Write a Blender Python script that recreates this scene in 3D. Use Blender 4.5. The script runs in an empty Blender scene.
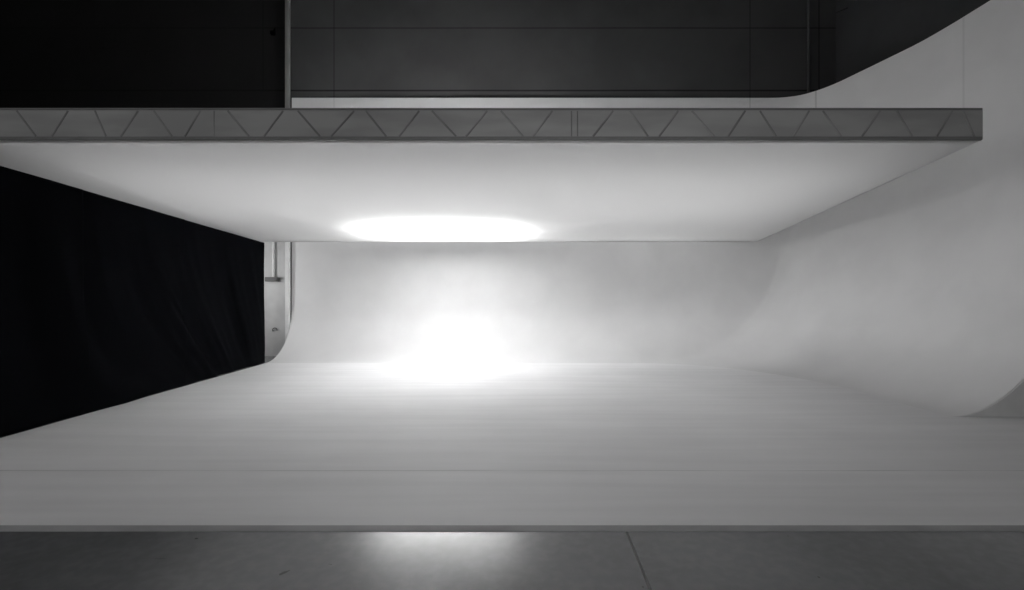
import bpy, bmesh, math, random
from math import sin, cos, pi
from mathutils import Vector, noise
random.seed(4)
C = bpy.context.scene
COL = C.collection
F, VX, VY = 480.0, 528.0, 289.0       # lens in pixels, vanishing point of the depth lines
ZS = 0.016                            # stage floor height above the concrete
EYE = ZS + 1.6
WB = 11.545                             # depth of the building's back wall

# ------------------------------------------------------------ helpers
def link(name, bm, mat, parent=None, smooth=False, kind=None, label=None, cat=None, group=None, autos=None):
    me = bpy.data.meshes.new(name)
    bmesh.ops.recalc_face_normals(bm, faces=bm.faces)
    bm.to_mesh(me); bm.free()
    o = bpy.data.objects.new(name, me); COL.objects.link(o)
    if mat: me.materials.append(mat)
    if smooth:
        for p in me.polygons: p.use_smooth = True
        if autos:
            me.set_sharp_from_angle(angle=autos)
    if parent: o.parent = parent
    if kind: o['kind'] = kind
    if label: o['label'] = label
    if cat: o['category'] = cat
    if group: o['group'] = group
    return o
def thing(name, label, cat, group=None):
    o = bpy.data.objects.new(name, None); COL.objects.link(o)
    o.empty_display_size = .1
    o['label'] = label; o['category'] = cat
    if group: o['group'] = group
    return o
def box(bm, x0, x1, y0, y1, z0, z1, bev=0.0):
    r = bmesh.ops.create_cube(bm, size=1.0)
    for v in r['verts']:
        v.co = Vector(((x0+x1)/2+v.co.x*(x1-x0), (y0+y1)/2+v.co.y*(y1-y0), (z0+z1)/2+v.co.z*(z1-z0)))
    if bev:
        es = {e for v in r['verts'] for e in v.link_edges}
        bmesh.ops.bevel(bm, geom=list(es), offset=bev, segments=3, affect='EDGES', profile=.5)
def tube(bm, a, b, r, n=12):
    a, b = Vector(a), Vector(b); d = (b-a).normalized()
    u = d.cross(Vector((0, 0, 1)) if abs(d.z) < .9 else Vector((1, 0, 0))).normalized(); w = d.cross(u)
    ra = [bm.verts.new(a+(u*cos(t)+w*sin(t))*r) for t in [2*pi*i/n for i in range(n)]]
    rb = [bm.verts.new(b+(u*cos(t)+w*sin(t))*r) for t in [2*pi*i/n for i in range(n)]]
    for i in range(n): bm.faces.new((ra[i], ra[(i+1) % n], rb[(i+1) % n], rb[i]))
    bm.faces.new(ra[::-1]); bm.faces.new(rb)
def px(x, Y): return (x-VX)*Y/F
def pz(y, Y): return EYE+(VY-y)*Y/F

# ------------------------------------------------------------ materials
class M:
    def __init__(s, name, col, rough=.6, spec=.5):
        s.m = bpy.data.materials.new(name); s.m.use_nodes = True
        s.n = s.m.node_tree.nodes; s.l = s.m.node_tree.links
        s.b = s.n['Principled BSDF']; s.o = s.n['Material Output']
        s.b.inputs['Base Color'].default_value = (*col, 1); s.b.inputs['Roughness'].default_value = rough
        s.b.inputs['Specular IOR Level'].default_value = spec
        s.co = s.n.new('ShaderNodeTexCoord').outputs['Object']; s.col = col
        s.sock = None
    def sep(s):
        n = s.n.new('ShaderNodeSeparateXYZ'); s.l.new(s.co, n.inputs[0]); return n.outputs
    def math(s, op, a, b=None):
        n = s.n.new('ShaderNodeMath'); n.operation = op
        for i, v in enumerate((a, b)):
            if v is None: continue
            if isinstance(v, (int, float)): n.inputs[i].default_value = v
            else: s.l.new(v, n.inputs[i])
        return n.outputs[0]
    def noise(s, scale, detail=4, vec=(1, 1, 1)):
        mp = s.n.new('ShaderNodeMapping'); mp.inputs['Scale'].default_value = vec
        s.l.new(s.co, mp.inputs[0])
        n = s.n.new('ShaderNodeTexNoise'); n.inputs['Scale'].default_value = scale; n.inputs['Detail'].default_value = detail
        s.l.new(mp.outputs[0], n.inputs['Vector']); return n.outputs['Fac']
    def ramp(s, v, a, b, lo, hi):
        n = s.n.new('ShaderNodeMapRange'); s.l.new(v, n.inputs[0])
        for i, q in enumerate((a, b, lo, hi)): n.inputs[i+1].default_value = q
        n.interpolation_type = 'SMOOTHSTEP'; return n.outputs[0]
    def line(s, c, at, w):                       # 1 on the line, 0 off it
        d = s.math('ABSOLUTE', s.math('SUBTRACT', c, at)); return s.ramp(d, w*.5, w, 1, 0)
    def mul(s, fac):                             # multiply the base colour by a factor
        mx = s.n.new('ShaderNodeVectorMath'); mx.operation = 'SCALE'
        if s.sock: s.l.new(s.sock, mx.inputs[0])
        else: mx.inputs[0].default_value = s.col
        s.l.new(fac, mx.inputs['Scale']); s.sock = mx.outputs[0]; s.l.new(s.sock, s.b.inputs['Base Color'])
    def darken(s, mask, k):                      # by k where mask = 1
        s.mul(s.math('SUBTRACT', 1.0, s.math('MULTIPLY', mask, k)))
    def bump(s, v, st, dist=.01):
        n = s.n.new('ShaderNodeBump'); n.inputs['Strength'].default_value = st; n.inputs['Distance'].default_value = dist
        s.l.new(v, n.inputs['Height']); s.l.new(n.outputs[0], s.b.inputs['Normal'])

# white cyclorama paint
cy = M('white_cyclorama_paint', (.83, .83, .83), .75, .3)
cy.mul(cy.ramp(cy.noise(1.3, 5), .3, .7, .97, 1.02))
cy.mul(cy.ramp(cy.sep()[2], -.1, .9, .76, 1.0))   # greyer towards the foot, blending into the stage floor's tone
# stage floor paint with roller streaks and one seam
st = M('white_stage_paint', (.70, .70, .705), .62, .35)
st.mul(st.ramp(st.noise(1.0, 6, (.35, 6, 1)), .3, .7, .955, 1.03))
st.mul(st.ramp(st.noise(.5, 4), .35, .7, .95, 1.03))
X_, Y_, Z_ = st.sep()
wob = st.math('ADD', Y_, st.math('MULTIPLY', st.noise(.7, 2), .03))
st.darken(st.math('MULTIPLY', st.line(wob, 4.245, .016), st.ramp(st.noise(1.1, 2, (1, .1, 1)), .35, .6, .3, 1)), .22)
# joints of the cyclorama wall above the flown panel
X_, Y_, Z_ = cy.sep()
back = cy.ramp(Y_, 10.5, 10.7, 0, 1)
hi = cy.ramp(Z_, 4.3, 4.4, 0, 1)
for jx, k in ((px(334, 11.5), .16), (px(750, 11.5), .30), (6.655, .22)):
    cy.darken(cy.math('MULTIPLY', cy.math('MULTIPLY', cy.line(cy.sep()[0], jx, .014), hi), back), k)
cy.darken(cy.math('MULTIPLY', cy.line(Y_, 8.08, .025), hi), .10)

edge = M('scuffed_grey_edge_paint', (.37, .37, .375), .7, .3)
edge.mul(edge.ramp(edge.noise(3, 6, (.6, 1, 3)), .35, .7, .85, 1.08))

con = M('polished_concrete', (.12, .122, .126), .3, .5)
con.mul(con.ramp(con.noise(1.1, 5), .3, .7, .9, 1.07))
con.mul(con.ramp(con.noise(14, 6), .35, .7, .93, 1.05))
X_, Y_, Z_ = con.sep()
con.darken(con.line(X_, .657, .011), .85)
sp = con.noise(9, 2, (1, .8, 1))
con.darken(con.ramp(sp, .74, .76, 0, 1), .6)
scr = con.noise(6, 3, (.35, 6, 1)); con.darken(con.ramp(scr, .73, .755, 0, 1), .4)
con.l.new(con.ramp(con.noise(2.2, 5), .3, .75, .215, .262), con.b.inputs['Roughness'])

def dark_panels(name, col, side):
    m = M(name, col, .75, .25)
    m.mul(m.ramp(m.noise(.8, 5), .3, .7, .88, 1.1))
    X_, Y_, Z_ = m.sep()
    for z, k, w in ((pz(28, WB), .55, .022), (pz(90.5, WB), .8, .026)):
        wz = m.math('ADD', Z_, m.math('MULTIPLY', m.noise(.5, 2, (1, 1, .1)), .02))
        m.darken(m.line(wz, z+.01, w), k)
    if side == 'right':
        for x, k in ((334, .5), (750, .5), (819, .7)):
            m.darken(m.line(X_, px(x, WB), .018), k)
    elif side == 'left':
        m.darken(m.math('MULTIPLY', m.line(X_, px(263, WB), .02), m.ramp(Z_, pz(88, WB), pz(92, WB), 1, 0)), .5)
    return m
dk = dark_panels('dark_grey_wall_panels', (.054, .054, .055), 'right')
dkl = dark_panels('shaded_wall_panels', (.011, .011, .011), 'left')  # darker copy of the wall panels, missing lamp light put into the colour
dkr = M('dark_side_wall_paint', (.032, .032, .034), .7, .3); dkr.mul(dkr.ramp(dkr.noise(.9, 4), .3, .7, .85, 1.1))
lw = M('pale_grey_wall_paint', (.60, .60, .60), .8, .3); lw.mul(lw.ramp(lw.noise(3, 5), .3, .7, .93, 1.04))
ceil = M('black_ceiling_paint', (.02, .02, .02), .9, .2); ceil.mul(ceil.ramp(ceil.noise(1, 3), .3, .7, .9, 1.1))

slv = M('grey_truss_sleeve_cloth', (.37, .37, .37), .85, .2)
slv.mul(slv.ramp(slv.noise(1.5, 3, (.6, 1, 3)), .35, .65, .88, 1.07))
slv.bump(slv.noise(90, 2), .1, .002)
brc = M('grey_truss_brace', (.25, .25, .25), .7, .3); brc.mul(brc.ramp(brc.noise(2.2, 2, (1, 1, 1)), .3, .7, .75, 1.25))
chd = M('dark_truss_chord', (.20, .20, .20), .7, .3); chd.mul(chd.ramp(chd.noise(2, 3), .3, .7, .9, 1.1))
alu = M('brushed_aluminium_rail', (.5, .5, .5), .4, .5); alu.mul(alu.ramp(alu.noise(30, 2, (.1, 1, 1)), .3, .7, .9, 1.05)); alu.b.inputs['Metallic'].default_value = .7
pp_ = M('grey_post_paint', (.24, .24, .24), .5, .4); pp_.mul(pp_.ramp(pp_.noise(4, 3), .3, .7, .95, 1.03))
pp_.mul(pp_.ramp(pp_.sep()[2], 3.3, 3.4, 3.4, 1.0))   # lighter below, grey above
wp = M('white_pipe_paint', (.85, .85, .85), .5, .4); wp.mul(wp.ramp(wp.noise(4, 3), .3, .7, .95, 1.03))
gp = M('grey_bracket_paint', (.12, .12, .12), .6, .4); gp.mul(gp.ramp(gp.noise(5, 3), .3, .7, .9, 1.05))
dp = M('dark_pipe_paint', (.06, .06, .06), .5, .4); dp.mul(dp.ramp(dp.noise(4, 3), .3, .7, .9, 1.05))
blk = M('black_serge_drape', (.0014, .0015, .0019), .95, .0)
blk.mul(blk.ramp(blk.noise(2, 4), .3, .7, .85, 1.15))
blk.b.inputs['Sheen Weight'].default_value = .012; blk.b.inputs['Sheen Roughness'].default_value = .6
blk.b.inputs['Sheen Tint'].default_value = (.85, .9, 1, 1)
blk.bump(blk.noise(120, 2), .15, .002)

# diffusion cloth: passes part of the light that falls on its top
dif = bpy.data.materials.new('white_diffusion_cloth'); dif.use_nodes = True
n, l = dif.node_tree.nodes, dif.node_tree.links
b = n['Principled BSDF']; out = n['Material Output']
tc = n.new('ShaderNodeTexCoord'); nz = n.new('ShaderNodeTexNoise'); nz.inputs['Scale'].default_value = .8
l.new(tc.outputs['Object'], nz.inputs['Vector'])
mr = n.new('ShaderNodeMapRange'); l.new(nz.outputs['Fac'], mr.inputs[0]); mr.inputs[3].default_value = .80; mr.inputs[4].default_value = .84
l.new(mr.outputs[0], b.inputs['Base Color']); b.inputs['Roughness'].default_value = .9; b.inputs['Specular IOR Level'].default_value = .1
tr = n.new('ShaderNodeBsdfTranslucent'); tr.inputs[0].default_value = (.8, .8, .8, 1)
mx = n.new('ShaderNodeMixShader'); mx.inputs[0].default_value = .5
l.new(b.outputs[0], mx.inputs[1]); l.new(tr.outputs[0], mx.inputs[2]); l.new(mx.outputs[0], out.inputs[0])

# ------------------------------------------------------------ setting
bm = bmesh.new(); box(bm, -13, 13, -3, 12.2, -.2, 0); link('floor', bm, con.m, kind='structure')
bm = bmesh.new(); box(bm, px(289, WB), 9, WB, 11.9, 0, 10.5); link('wall_back', bm, dk.m, kind='structure')
# left bay of the back wall: blackened above for blocked lamp light, pale below
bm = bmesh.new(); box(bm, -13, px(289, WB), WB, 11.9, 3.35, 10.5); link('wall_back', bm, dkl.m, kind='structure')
bm = bmesh.new(); box(bm, -13, px(289, WB), WB, 11.9, 0, 3.35); link('wall_back', bm, lw.m, kind='structure')
bm = bmesh.new(); box(bm, 7.40, 7.7, 6.03, WB, 0, 10.5); link('wall_right', bm, dkr.m, kind='structure')
bm = bmesh.new(); box(bm, -13.2, -13, -3, 12.05, 0, 10.5); link('wall_left', bm, ceil.m, kind='structure')
bm = bmesh.new(); box(bm, -13.2, 13, -3, 12.05, 10.5, 10.7); link('ceiling', bm, ceil.m, kind='structure')

# ------------------------------------------------------------ cyclorama
cyc = thing('cyclorama', 'white painted cyclorama with coved back and right wall and raised stage floor', 'cyclorama')
XL, TOPZ = -5.66, pz(97.8, 11.5)
CORNER = [(5.35, 11.5), (5.7, 11.5), (6.07, 11.48), (6.42, 11.35), (6.68, 11.06), (6.86, 10.67), (7.0, 10.13), (7.15, 9.5), (7.28, 8.9), (7.33, 8.2), (7.34, 7.5)]
def catmull(u):                               # u 0..1 along the inner control points of the corner
    n = len(CORNER)-3; i = min(int(u*n), n-1); t = u*n-i
    a, b, c, d = [Vector(q) for q in CORNER[i:i+4]]
    return .5*((2*b)+(c-a)*t+(2*a-5*b+4*c-d)*t*t+(3*b-a-3*c+d)*t**3)
SAMP = [catmull(i/2000) for i in range(2001)]
ANG = [0.0]
for i in range(1, 2001):
    d = SAMP[i]-SAMP[i-1]; ANG.append(max(ANG[-1], math.atan2(-d.y, d.x)))
def at_angle(t):                              # point of the wall curve where it has turned by t, blended with arc length
    k = t/(pi/2); lo = next((i for i in range(2001) if ANG[i] >= k*ANG[-1]), 2000)
    return SAMP[lo] if 0 < k < 1 else SAMP[0 if k <= 0 else 2000]
def smooth_corner(n):
    pts = [at_angle(pi/2*i/n) for i in range(n+1)]
    ks = []
    for p in pts: ks.append(min(range(2001), key=lambda i: (SAMP[i]-p).length))
    for _ in range(12): ks = [ks[0]]+[(ks[i-1]+2*ks[i]+ks[i+1])/4 for i in range(1, n)]+[ks[n]]
    return [SAMP[int(k)].lerp(SAMP[min(2000, int(k)+1)], k-int(k)) for k in ks]
def rise(k): return 1.14+(4.3-1.14)*k*k*k*(k*(k*6-15)+10)
def plan():
    out = []                                  # (bottom point, wall point, cove height)
    nb = 40
    for i in range(nb):
        u = i/nb; out.append(((XL+(2.4-XL)*u, 10.36), (XL+(5.7-XL)*u, 11.5), rise(.45*max(0, (u-.5)/.5))))
    nc = 56; CP = smooth_corner(nc)
    for i in range(nc+1):
        k = i/nc; t = pi/2*k
        q = CP[i]
        out.append(((2.4+2.8*sin(t), 6.96+3.4*cos(t)), (q.x, q.y), rise(.45+.55*k)))
    for i in range(1, 13):
        u = i/12; out.append(((5.2+.08*u, 6.96+(6.02-6.96)*u), (7.33+.02*u, 8.2+(6.02-8.2)*u), rise(1)+.2*u))
    return out
P = plan(); NP = 28
bm = bmesh.new(); rows = []
for (bx_, by), (wx, wy), h in P:
    r = []
    for j in range(NP+1):
        t = pi/2*j/NP; s = sin(t)
        r.append(bm.verts.new((bx_+(wx-bx_)*s, by+(wy-by)*s, ZS+h*(1-cos(t)))))
    for j in range(1, 7):
        r.append(bm.verts.new((wx, wy, ZS+h+(TOPZ-ZS-h)*j/6)))
    rows.append(r)
for a, c in zip(rows, rows[1:]):
    for j in range(len(a)-1): bm.faces.new((a[j], a[j+1], c[j+1], c[j]))
bm.normal_update()
inner = list(bm.faces)
if inner[5].normal.y > 0:
    for f in inner: f.normal_flip()
    bm.normal_update()
TH = .035
grid = [[(v.co.copy(), v.normal.copy()) for v in r] for r in rows]
def q3(r): return [c-n_*TH for c, n_ in r]
outer = [[bm.verts.new(c) for c in q3(r)] for r in grid]
for a, c in zip(outer, outer[1:]):
    for j in range(len(a)-1): bm.faces.new((a[j], c[j], c[j+1], a[j+1]))
def rim(line):
    A = [bm.verts.new(c) for c, n_ in line]; B = [bm.verts.new(c-n_*TH) for c, n_ in line]
    for i in range(len(A)-1): bm.faces.new((A[i], A[i+1], B[i+1], B[i]))
rim([r[-1] for r in grid]); rim(grid[0]); rim(grid[-1])
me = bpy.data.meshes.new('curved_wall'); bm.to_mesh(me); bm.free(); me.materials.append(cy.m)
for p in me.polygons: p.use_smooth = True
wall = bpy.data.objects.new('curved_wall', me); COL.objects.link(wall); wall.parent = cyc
# stage floor (outline follows the cove's foot), front edge
bm = bmesh.new()
ol = [(XL, 3.25), (7.38, 3.25), (7.38, 6.02)] + [p[0] for p in P[::-1]]
vt = [bm.verts.new((x, y, ZS)) for x, y in ol]; vb = [bm.verts.new((x, y, .001)) for x, y in ol]
bm.faces.new(vt); bm.faces.new(vb[::-1])
for i in range(len(ol)):
    k = (i+1) % len(ol); bm.faces.new((vt[i], vb[i], vb[k], vt[k]))
bmesh.ops.triangulate(bm, faces=[f for f in bm.faces if len(f.verts) > 4])
link('stage_floor', bm, st.m, cyc)
bm = bmesh.new(); 
prof = [(3.196, .0006), (3.197, .004), (3.204, .0075), (3.24, ZS-.001), (3.2495, ZS+.0006), (3.2495, .0006)]
ea = [bm.verts.new((XL, y, z)) for y, z in prof]; eb = [bm.verts.new((7.38, y, z)) for y, z in prof]
bm.faces.new(ea); bm.faces.new(eb[::-1])
for i in range(len(prof)):
    k = (i+1) % len(prof); bm.faces.new((ea[i], ea[k], eb[k], eb[i]))
link('front_edge', bm, edge.m, cyc, smooth=True, autos=.6, label='scuffed grey front edge strip')
# end panel closing the cove on the right
(bx_, by), (wx, wy), h = P[-1]
bm = bmesh.new(); top = [(bx_+.03, ZS+.002)]
top += [(bx_+(wx-bx_)*sin(pi/2*j/60)+.006, ZS+h*(1-cos(pi/2*j/60))) for j in range(1, 61) if h*(1-cos(pi/2*j/60)) > .004]
top += [(wx+.01, TOPZ), (7.385, TOPZ)]
ring = [[bm.verts.new((x, y, z)), bm.verts.new((x, y, ZS+.0005))] for y in (6.0, 6.016) for x, z in top]
n_ = len(top)
for i in range(n_-1):
    a, c, e, f = ring[i], ring[i+1], ring[n_+i], ring[n_+i+1]
    bm.faces.new((a[0], a[1], c[1], c[0])); bm.faces.new((e[0], f[0], f[1], e[1]))
    bm.faces.new((a[0], c[0], f[0], e[0])); bm.faces.new((a[1], e[1], f[1], c[1]))
bm.faces.new((ring[0][0], ring[n_][0], ring[n_][1], ring[0][1])); bm.faces.new((ring[n_-1][0], ring[n_-1][1], ring[-1][1], ring[-1][0]))
link('end_panel', bm, lw.m, cyc, label='grey panel closing the right end of the cove')

# ------------------------------------------------------------ flown diffusion ceiling
YN, YF = 5.24, 10.40
ZN, ZF = pz(140.2, YN), pz(242, YF)
PL, PR = -7.2, px(984, YN)
sl = (ZF-ZN)/(YF-YN)
fly = thing('overhead_light_panel', 'wide white diffusion panel flown over the stage, grey truss along its front', 'light panel')
bm = bmesh.new()
nx, ny = 60, 30; g = []
for j in range(ny+1):
    y = YN+.012+(YF-YN-.012)*j/ny
    g.append([bm.verts.new((PL+(PR-PL-.03)*i/nx, y, ZN+sl*(y-YN)+.002*noise.noise(Vector((i*.3, j*.3, 0))))) for i in range(nx+1)])
for j in range(ny):
    for i in range(nx): bm.faces.new((g[j][i], g[j][i+1], g[j+1][i+1], g[j+1][i]))
link('diffusion_cloth', bm, dif, fly, smooth=True, label='white diffusion cloth stretched flat under the frame')
def rail(x0, y0, x1, y1, w=.05, hh=.07):
    bm = bmesh.new(); a = Vector((x0, y0, ZN+sl*(y0-YN)+.01)); c = Vector((x1, y1, ZN+sl*(y1-YN)+.01))
    d = (c-a).normalized(); s = Vector((-d.y, d.x, 0)).normalized()*w/2; u = Vector((0, 0, hh))
    v = [bm.verts.new(q) for q in (a-s, a+s, c+s, c-s, a-s+u, a+s+u, c+s+u, c-s+u)]
    for f in ((0, 1, 2, 3), (4, 5, 6, 7), (0, 1, 5, 4), (1, 2, 6, 5), (2, 3, 7, 6), (3, 0, 4, 7)): bm.faces.new([v[i] for i in f])
    bmesh.ops.bevel(bm, geom=bm.edges[:], offset=.005, segments=2, affect='EDGES')
    return bm
link('frame_rail', rail(PL, YF-.03, PR-.03, YF-.03, .05, .2), alu.m, fly)
link('frame_rail', rail(PR-.055, YN+.31, PR-.055, YF-.06), alu.m, fly)
link('frame_rail', rail(PL+.03, YN+.31, PL+.03, YF-.06), alu.m, fly)
# truss sleeve: rounded box of grey cloth over the truss, soft bulge at the right end
zt, zb = pz(107.6, YN), pz(140.2, YN)
bm = bmesh.new(); box(bm, PL, PR, YN, YN+.09, zb, zt, .022)
sleeve = link('truss_sleeve', bm, slv.m, fly, smooth=True, autos=.8, label='grey cloth sleeve over the truss')
for nm, y in (('truss_chord', 109.1), ('truss_chord', 138.3)):
    bm = bmesh.new(); z = pz(y, YN); hh = .012 if y < 120 else .018
    box(bm, PL+.02, PR-.02, YN-.010, YN+.03, z-hh, z+hh, .008)
    link(nm, bm, chd.m, sleeve, smooth=True, autos=.8)
BR = [(17, 36), (68, 52), (95, 106), (138, 121), (154, 172), (200, 185), (228, 249), (283, 264), (298, 320), (354, 331),
      (366, 386), (419, 399), (432, 456), (487, 466), (501, 523), (552, 533), (613, 593), (630, 648), (678, 659), (692, 714),
      (745, 728), (760, 776), (809, 793), (823, 841), (880, 862), (897, 912), (952, 937), (963, 974),
      (214, 214), (571.5, 571.5), (577.5, 577.5), (-14, -31), (-54, -36), (-66, -48+0)]
for a, c in BR:
    bm = bmesh.new()
    r = .011 if a != c else .007
    tube(bm, (px(a, YN), YN+.002, pz(111, YN)), (px(c, YN), YN+.002, pz(136.4, YN)), r, 10)
    link('truss_brace', bm, brc.m, sleeve, smooth=True, autos=.9)
# hanging wires holding the panel
# ------------------------------------------------------------ drapes
def ztop(Y): return EYE+.995+.325*(10.38-Y)/5.19
def drape(Y0, Y1, xo, seed, label, sag):
    """black drape from depth Y0 (near) to Y1 (far), with vertical folds and swags pulled to the far lower corner"""
    bm = bmesh.new(); nu, nv = 150, 60; rows = []
    for i in range(nu+1):
        u = i/nu; Y = Y0+(Y1-Y0)*u; r = []
        for j in range(nv+1):
            v = j/nv                                   # 0 hem, 1 top
            # swag coordinate: folds lean towards the far hem
            w = Y - (.35+1.25*math.exp(-((Y-8.2)/1.9)**2))*(1-v)**1.8
            a = .006+.11*(1-v)**.7*min(1, v*3+.35)
            x = a*(noise.noise(Vector((w*1.7, 5.2, v*.25)))*1.5+.6*noise.noise(Vector((w*4.5+7, 5.2, v*.5))))
            x += .012*sin(w*9)*(1-v)
            x *= min(1, .1+(10.4-Y)/.5)
            hem = .002+.008*(noise.noise(Vector((Y*1.3, 3.1, 0)))+.5*noise.noise(Vector((Y*5, 5, 2))))
            z = ZS+.004+max(hem, 0)*(1-v)+(ztop(Y)-ZS-.004)*v
            # cloth kicks on to the stage at the hem
            x += .015*max(0, 1-v/.06)**2*(.5+.5*noise.noise(Vector((Y*2, 5, 5))))
            r.append(bm.verts.new((XD+xo+x, Y, z)))
        rows.append(r)
    for a, c in zip(rows, rows[1:]):
        for j in range(nv): bm.faces.new((a[j], a[j+1], c[j+1], c[j]))
    o = link('black_drape', bm, blk.m, None, smooth=True, label=label, cat='drape')
    m = o.modifiers.new('cloth', 'SOLIDIFY'); m.thickness = .006; m.offset = 0
    return o
XD = -5.69
def yd(x): return XD*F/(x-VX)
drape(3.9, yd(78)+.03, .03, 1.3, 'black drape nearest the camera, at the left edge of the stage', .25)
drape(yd(78)-.01, yd(182.5)+.03, .015, 5.2, 'middle black drape with long curved folds sweeping down, left of the stage', 1.5)
drape(yd(182.5)-.01, 10.36, .0, 9.1, 'farthest black drape on the left, ending beside the pale wall gap', .9)

# ------------------------------------------------------------ small things by the back wall
bm = bmesh.new(); box(bm, px(285.6, 11.42), XL-.008, 11.38, 11.46, .001, 10.4, .012)
link('post', bm, pp_.m, None, smooth=True, autos=.7, label='tall slim pale post standing at the left end of the cyclorama', cat='post')
YB = WB-.03
pp = thing('wall_pipe', 'short white pipe running down the pale wall beside the black drape', 'pipe')
bm = bmesh.new(); tube(bm, (px(273.8, YB), YB-.02, pz(277, YB)), (px(273.8, YB), YB-.02, pz(225, YB)), .028); link('pipe', bm, wp.m, pp, smooth=True, autos=.8)
bm = bmesh.new(); box(bm, px(267.3, YB), px(279.3, YB), YB-.12, YB+.029, pz(281.6, YB), pz(277.2, YB), .01)
link('bracket', bm, gp.m, pp, smooth=True, autos=.7, label='dark grey box at the foot of the pipe')
bm = bmesh.new(); c0 = Vector((px(275, YB), YB-.01, pz(330, YB))); prev = None
for i in range(9):
    t = pi*(-.1+1.2*i/8); q = c0+Vector((.055*cos(t), 0, .05*sin(t)))
    if prev: tube(bm, prev, q, .011, 8)
    prev = q
tube(bm, c0+Vector((-.05, .0, -.02)), c0+Vector((-.05, .039, -.02)), .011, 8)
link('wall_hook', bm, gp.m, None, smooth=True, label='small curved metal hook low on the pale wall gap', cat='hook')
bm = bmesh.new(); tube(bm, (px(808, YB), YB-.02, .01), (px(808, YB), YB-.02, 10.49), .03)
link('dark_conduit', bm, dp.m, None, smooth=True, autos=.8, label='thin dark vertical pipe high on the dark wall near the right corner', cat='pipe')
bm = bmesh.new(); box(bm, px(271, YB), px(275, YB), YB-.05, YB+.029, pz(35, YB), pz(31.5, YB), .01)
tube(bm, (px(274, YB), YB-.02, pz(32.5, YB)), (px(276, YB), YB-.06, pz(30, YB)), .015, 8)
link('wall_fixture', bm, blk.m, None, smooth=True, autos=.7, label='tiny black fixture high on the dark wall left of the post', cat='fixture')
YR = 11.6
bm = bmesh.new(); tube(bm, (7.405, WB-.02, pz(12, 11.5)), (7.39, 11.1, pz(8, 11.1)), .014, 8)
link('wall_cable', bm, ceil.m, None, smooth=True, label='short black cable sagging out of the upper right corner', cat='cable')

# ------------------------------------------------------------ light
def area(name, loc, sx, sy, power, rot=(0, 0, 0), spread=180):
    d = bpy.data.lights.new(name, 'AREA'); d.shape = 'RECTANGLE'; d.size = sx; d.size_y = sy; d.energy = power
    d.spread = math.radians(spread)
    o = bpy.data.objects.new(name, d); COL.objects.link(o); o.location = loc; o.rotation_euler = rot
    return o
K = 1.0
area('key_lamp', (-1.66, 9.5, 2.97), 2.5, .12, 520*K, rot=(-.12, 0, 0), spread=175)
area('bank_lamp', (-.9, 7.5, 4.4), 10.5, 3.2, 84*K, rot=(-.12, 0, 0), spread=160)
area('gap_lamp', (-.4, 11.05, 4.5), 10.0, .5, 44*K, spread=135)
area('backstage_fill', (-7.3, 9.6, 1.9), .8, .8, 10*K, rot=(math.radians(90), 0, math.radians(-25)), spread=120)  # unseen light added behind the drape to brighten the pale wall
area('front_fill', (-4.5, -2.0, 5.5), 6.0, 2.0, 60*K, rot=(math.radians(65), 0, 0))  # unseen soft fill added from the camera side
dirv = Vector((6.3, 9.5, .7))-Vector((-5, -1.5, 2.5))
area('right_wall_fill', (-5, -1.5, 2.5), 1.6, 1.0, 12*K, rot=dirv.to_track_quat('-Z', 'Y').to_euler(), spread=46)  # unseen fill added from front left to lift the right wall
w = bpy.data.worlds.new('World'); C.world = w; w.use_nodes = True
w.node_tree.nodes['Background'].inputs[0].default_value = (1, 1, 1, 1)
w.node_tree.nodes['Background'].inputs[1].default_value = .12

# ------------------------------------------------------------ camera
cam = bpy.data.cameras.new('Camera'); co = bpy.data.objects.new('Camera', cam); COL.objects.link(co)
co.location = (0, 0, EYE); co.rotation_euler = (pi/2, 0, 0)
cam.sensor_width = 36; cam.lens = 36*F/1024; cam.shift_x = -(VX-512)/1024; cam.shift_y = -(295-VY)/1024
cam.clip_start = .05
C.camera = co
vs = C.view_settings; vs.view_transform = 'Standard'; vs.look = 'None'; vs.gamma = 1; vs.use_curve_mapping = False
vs.exposure = .45
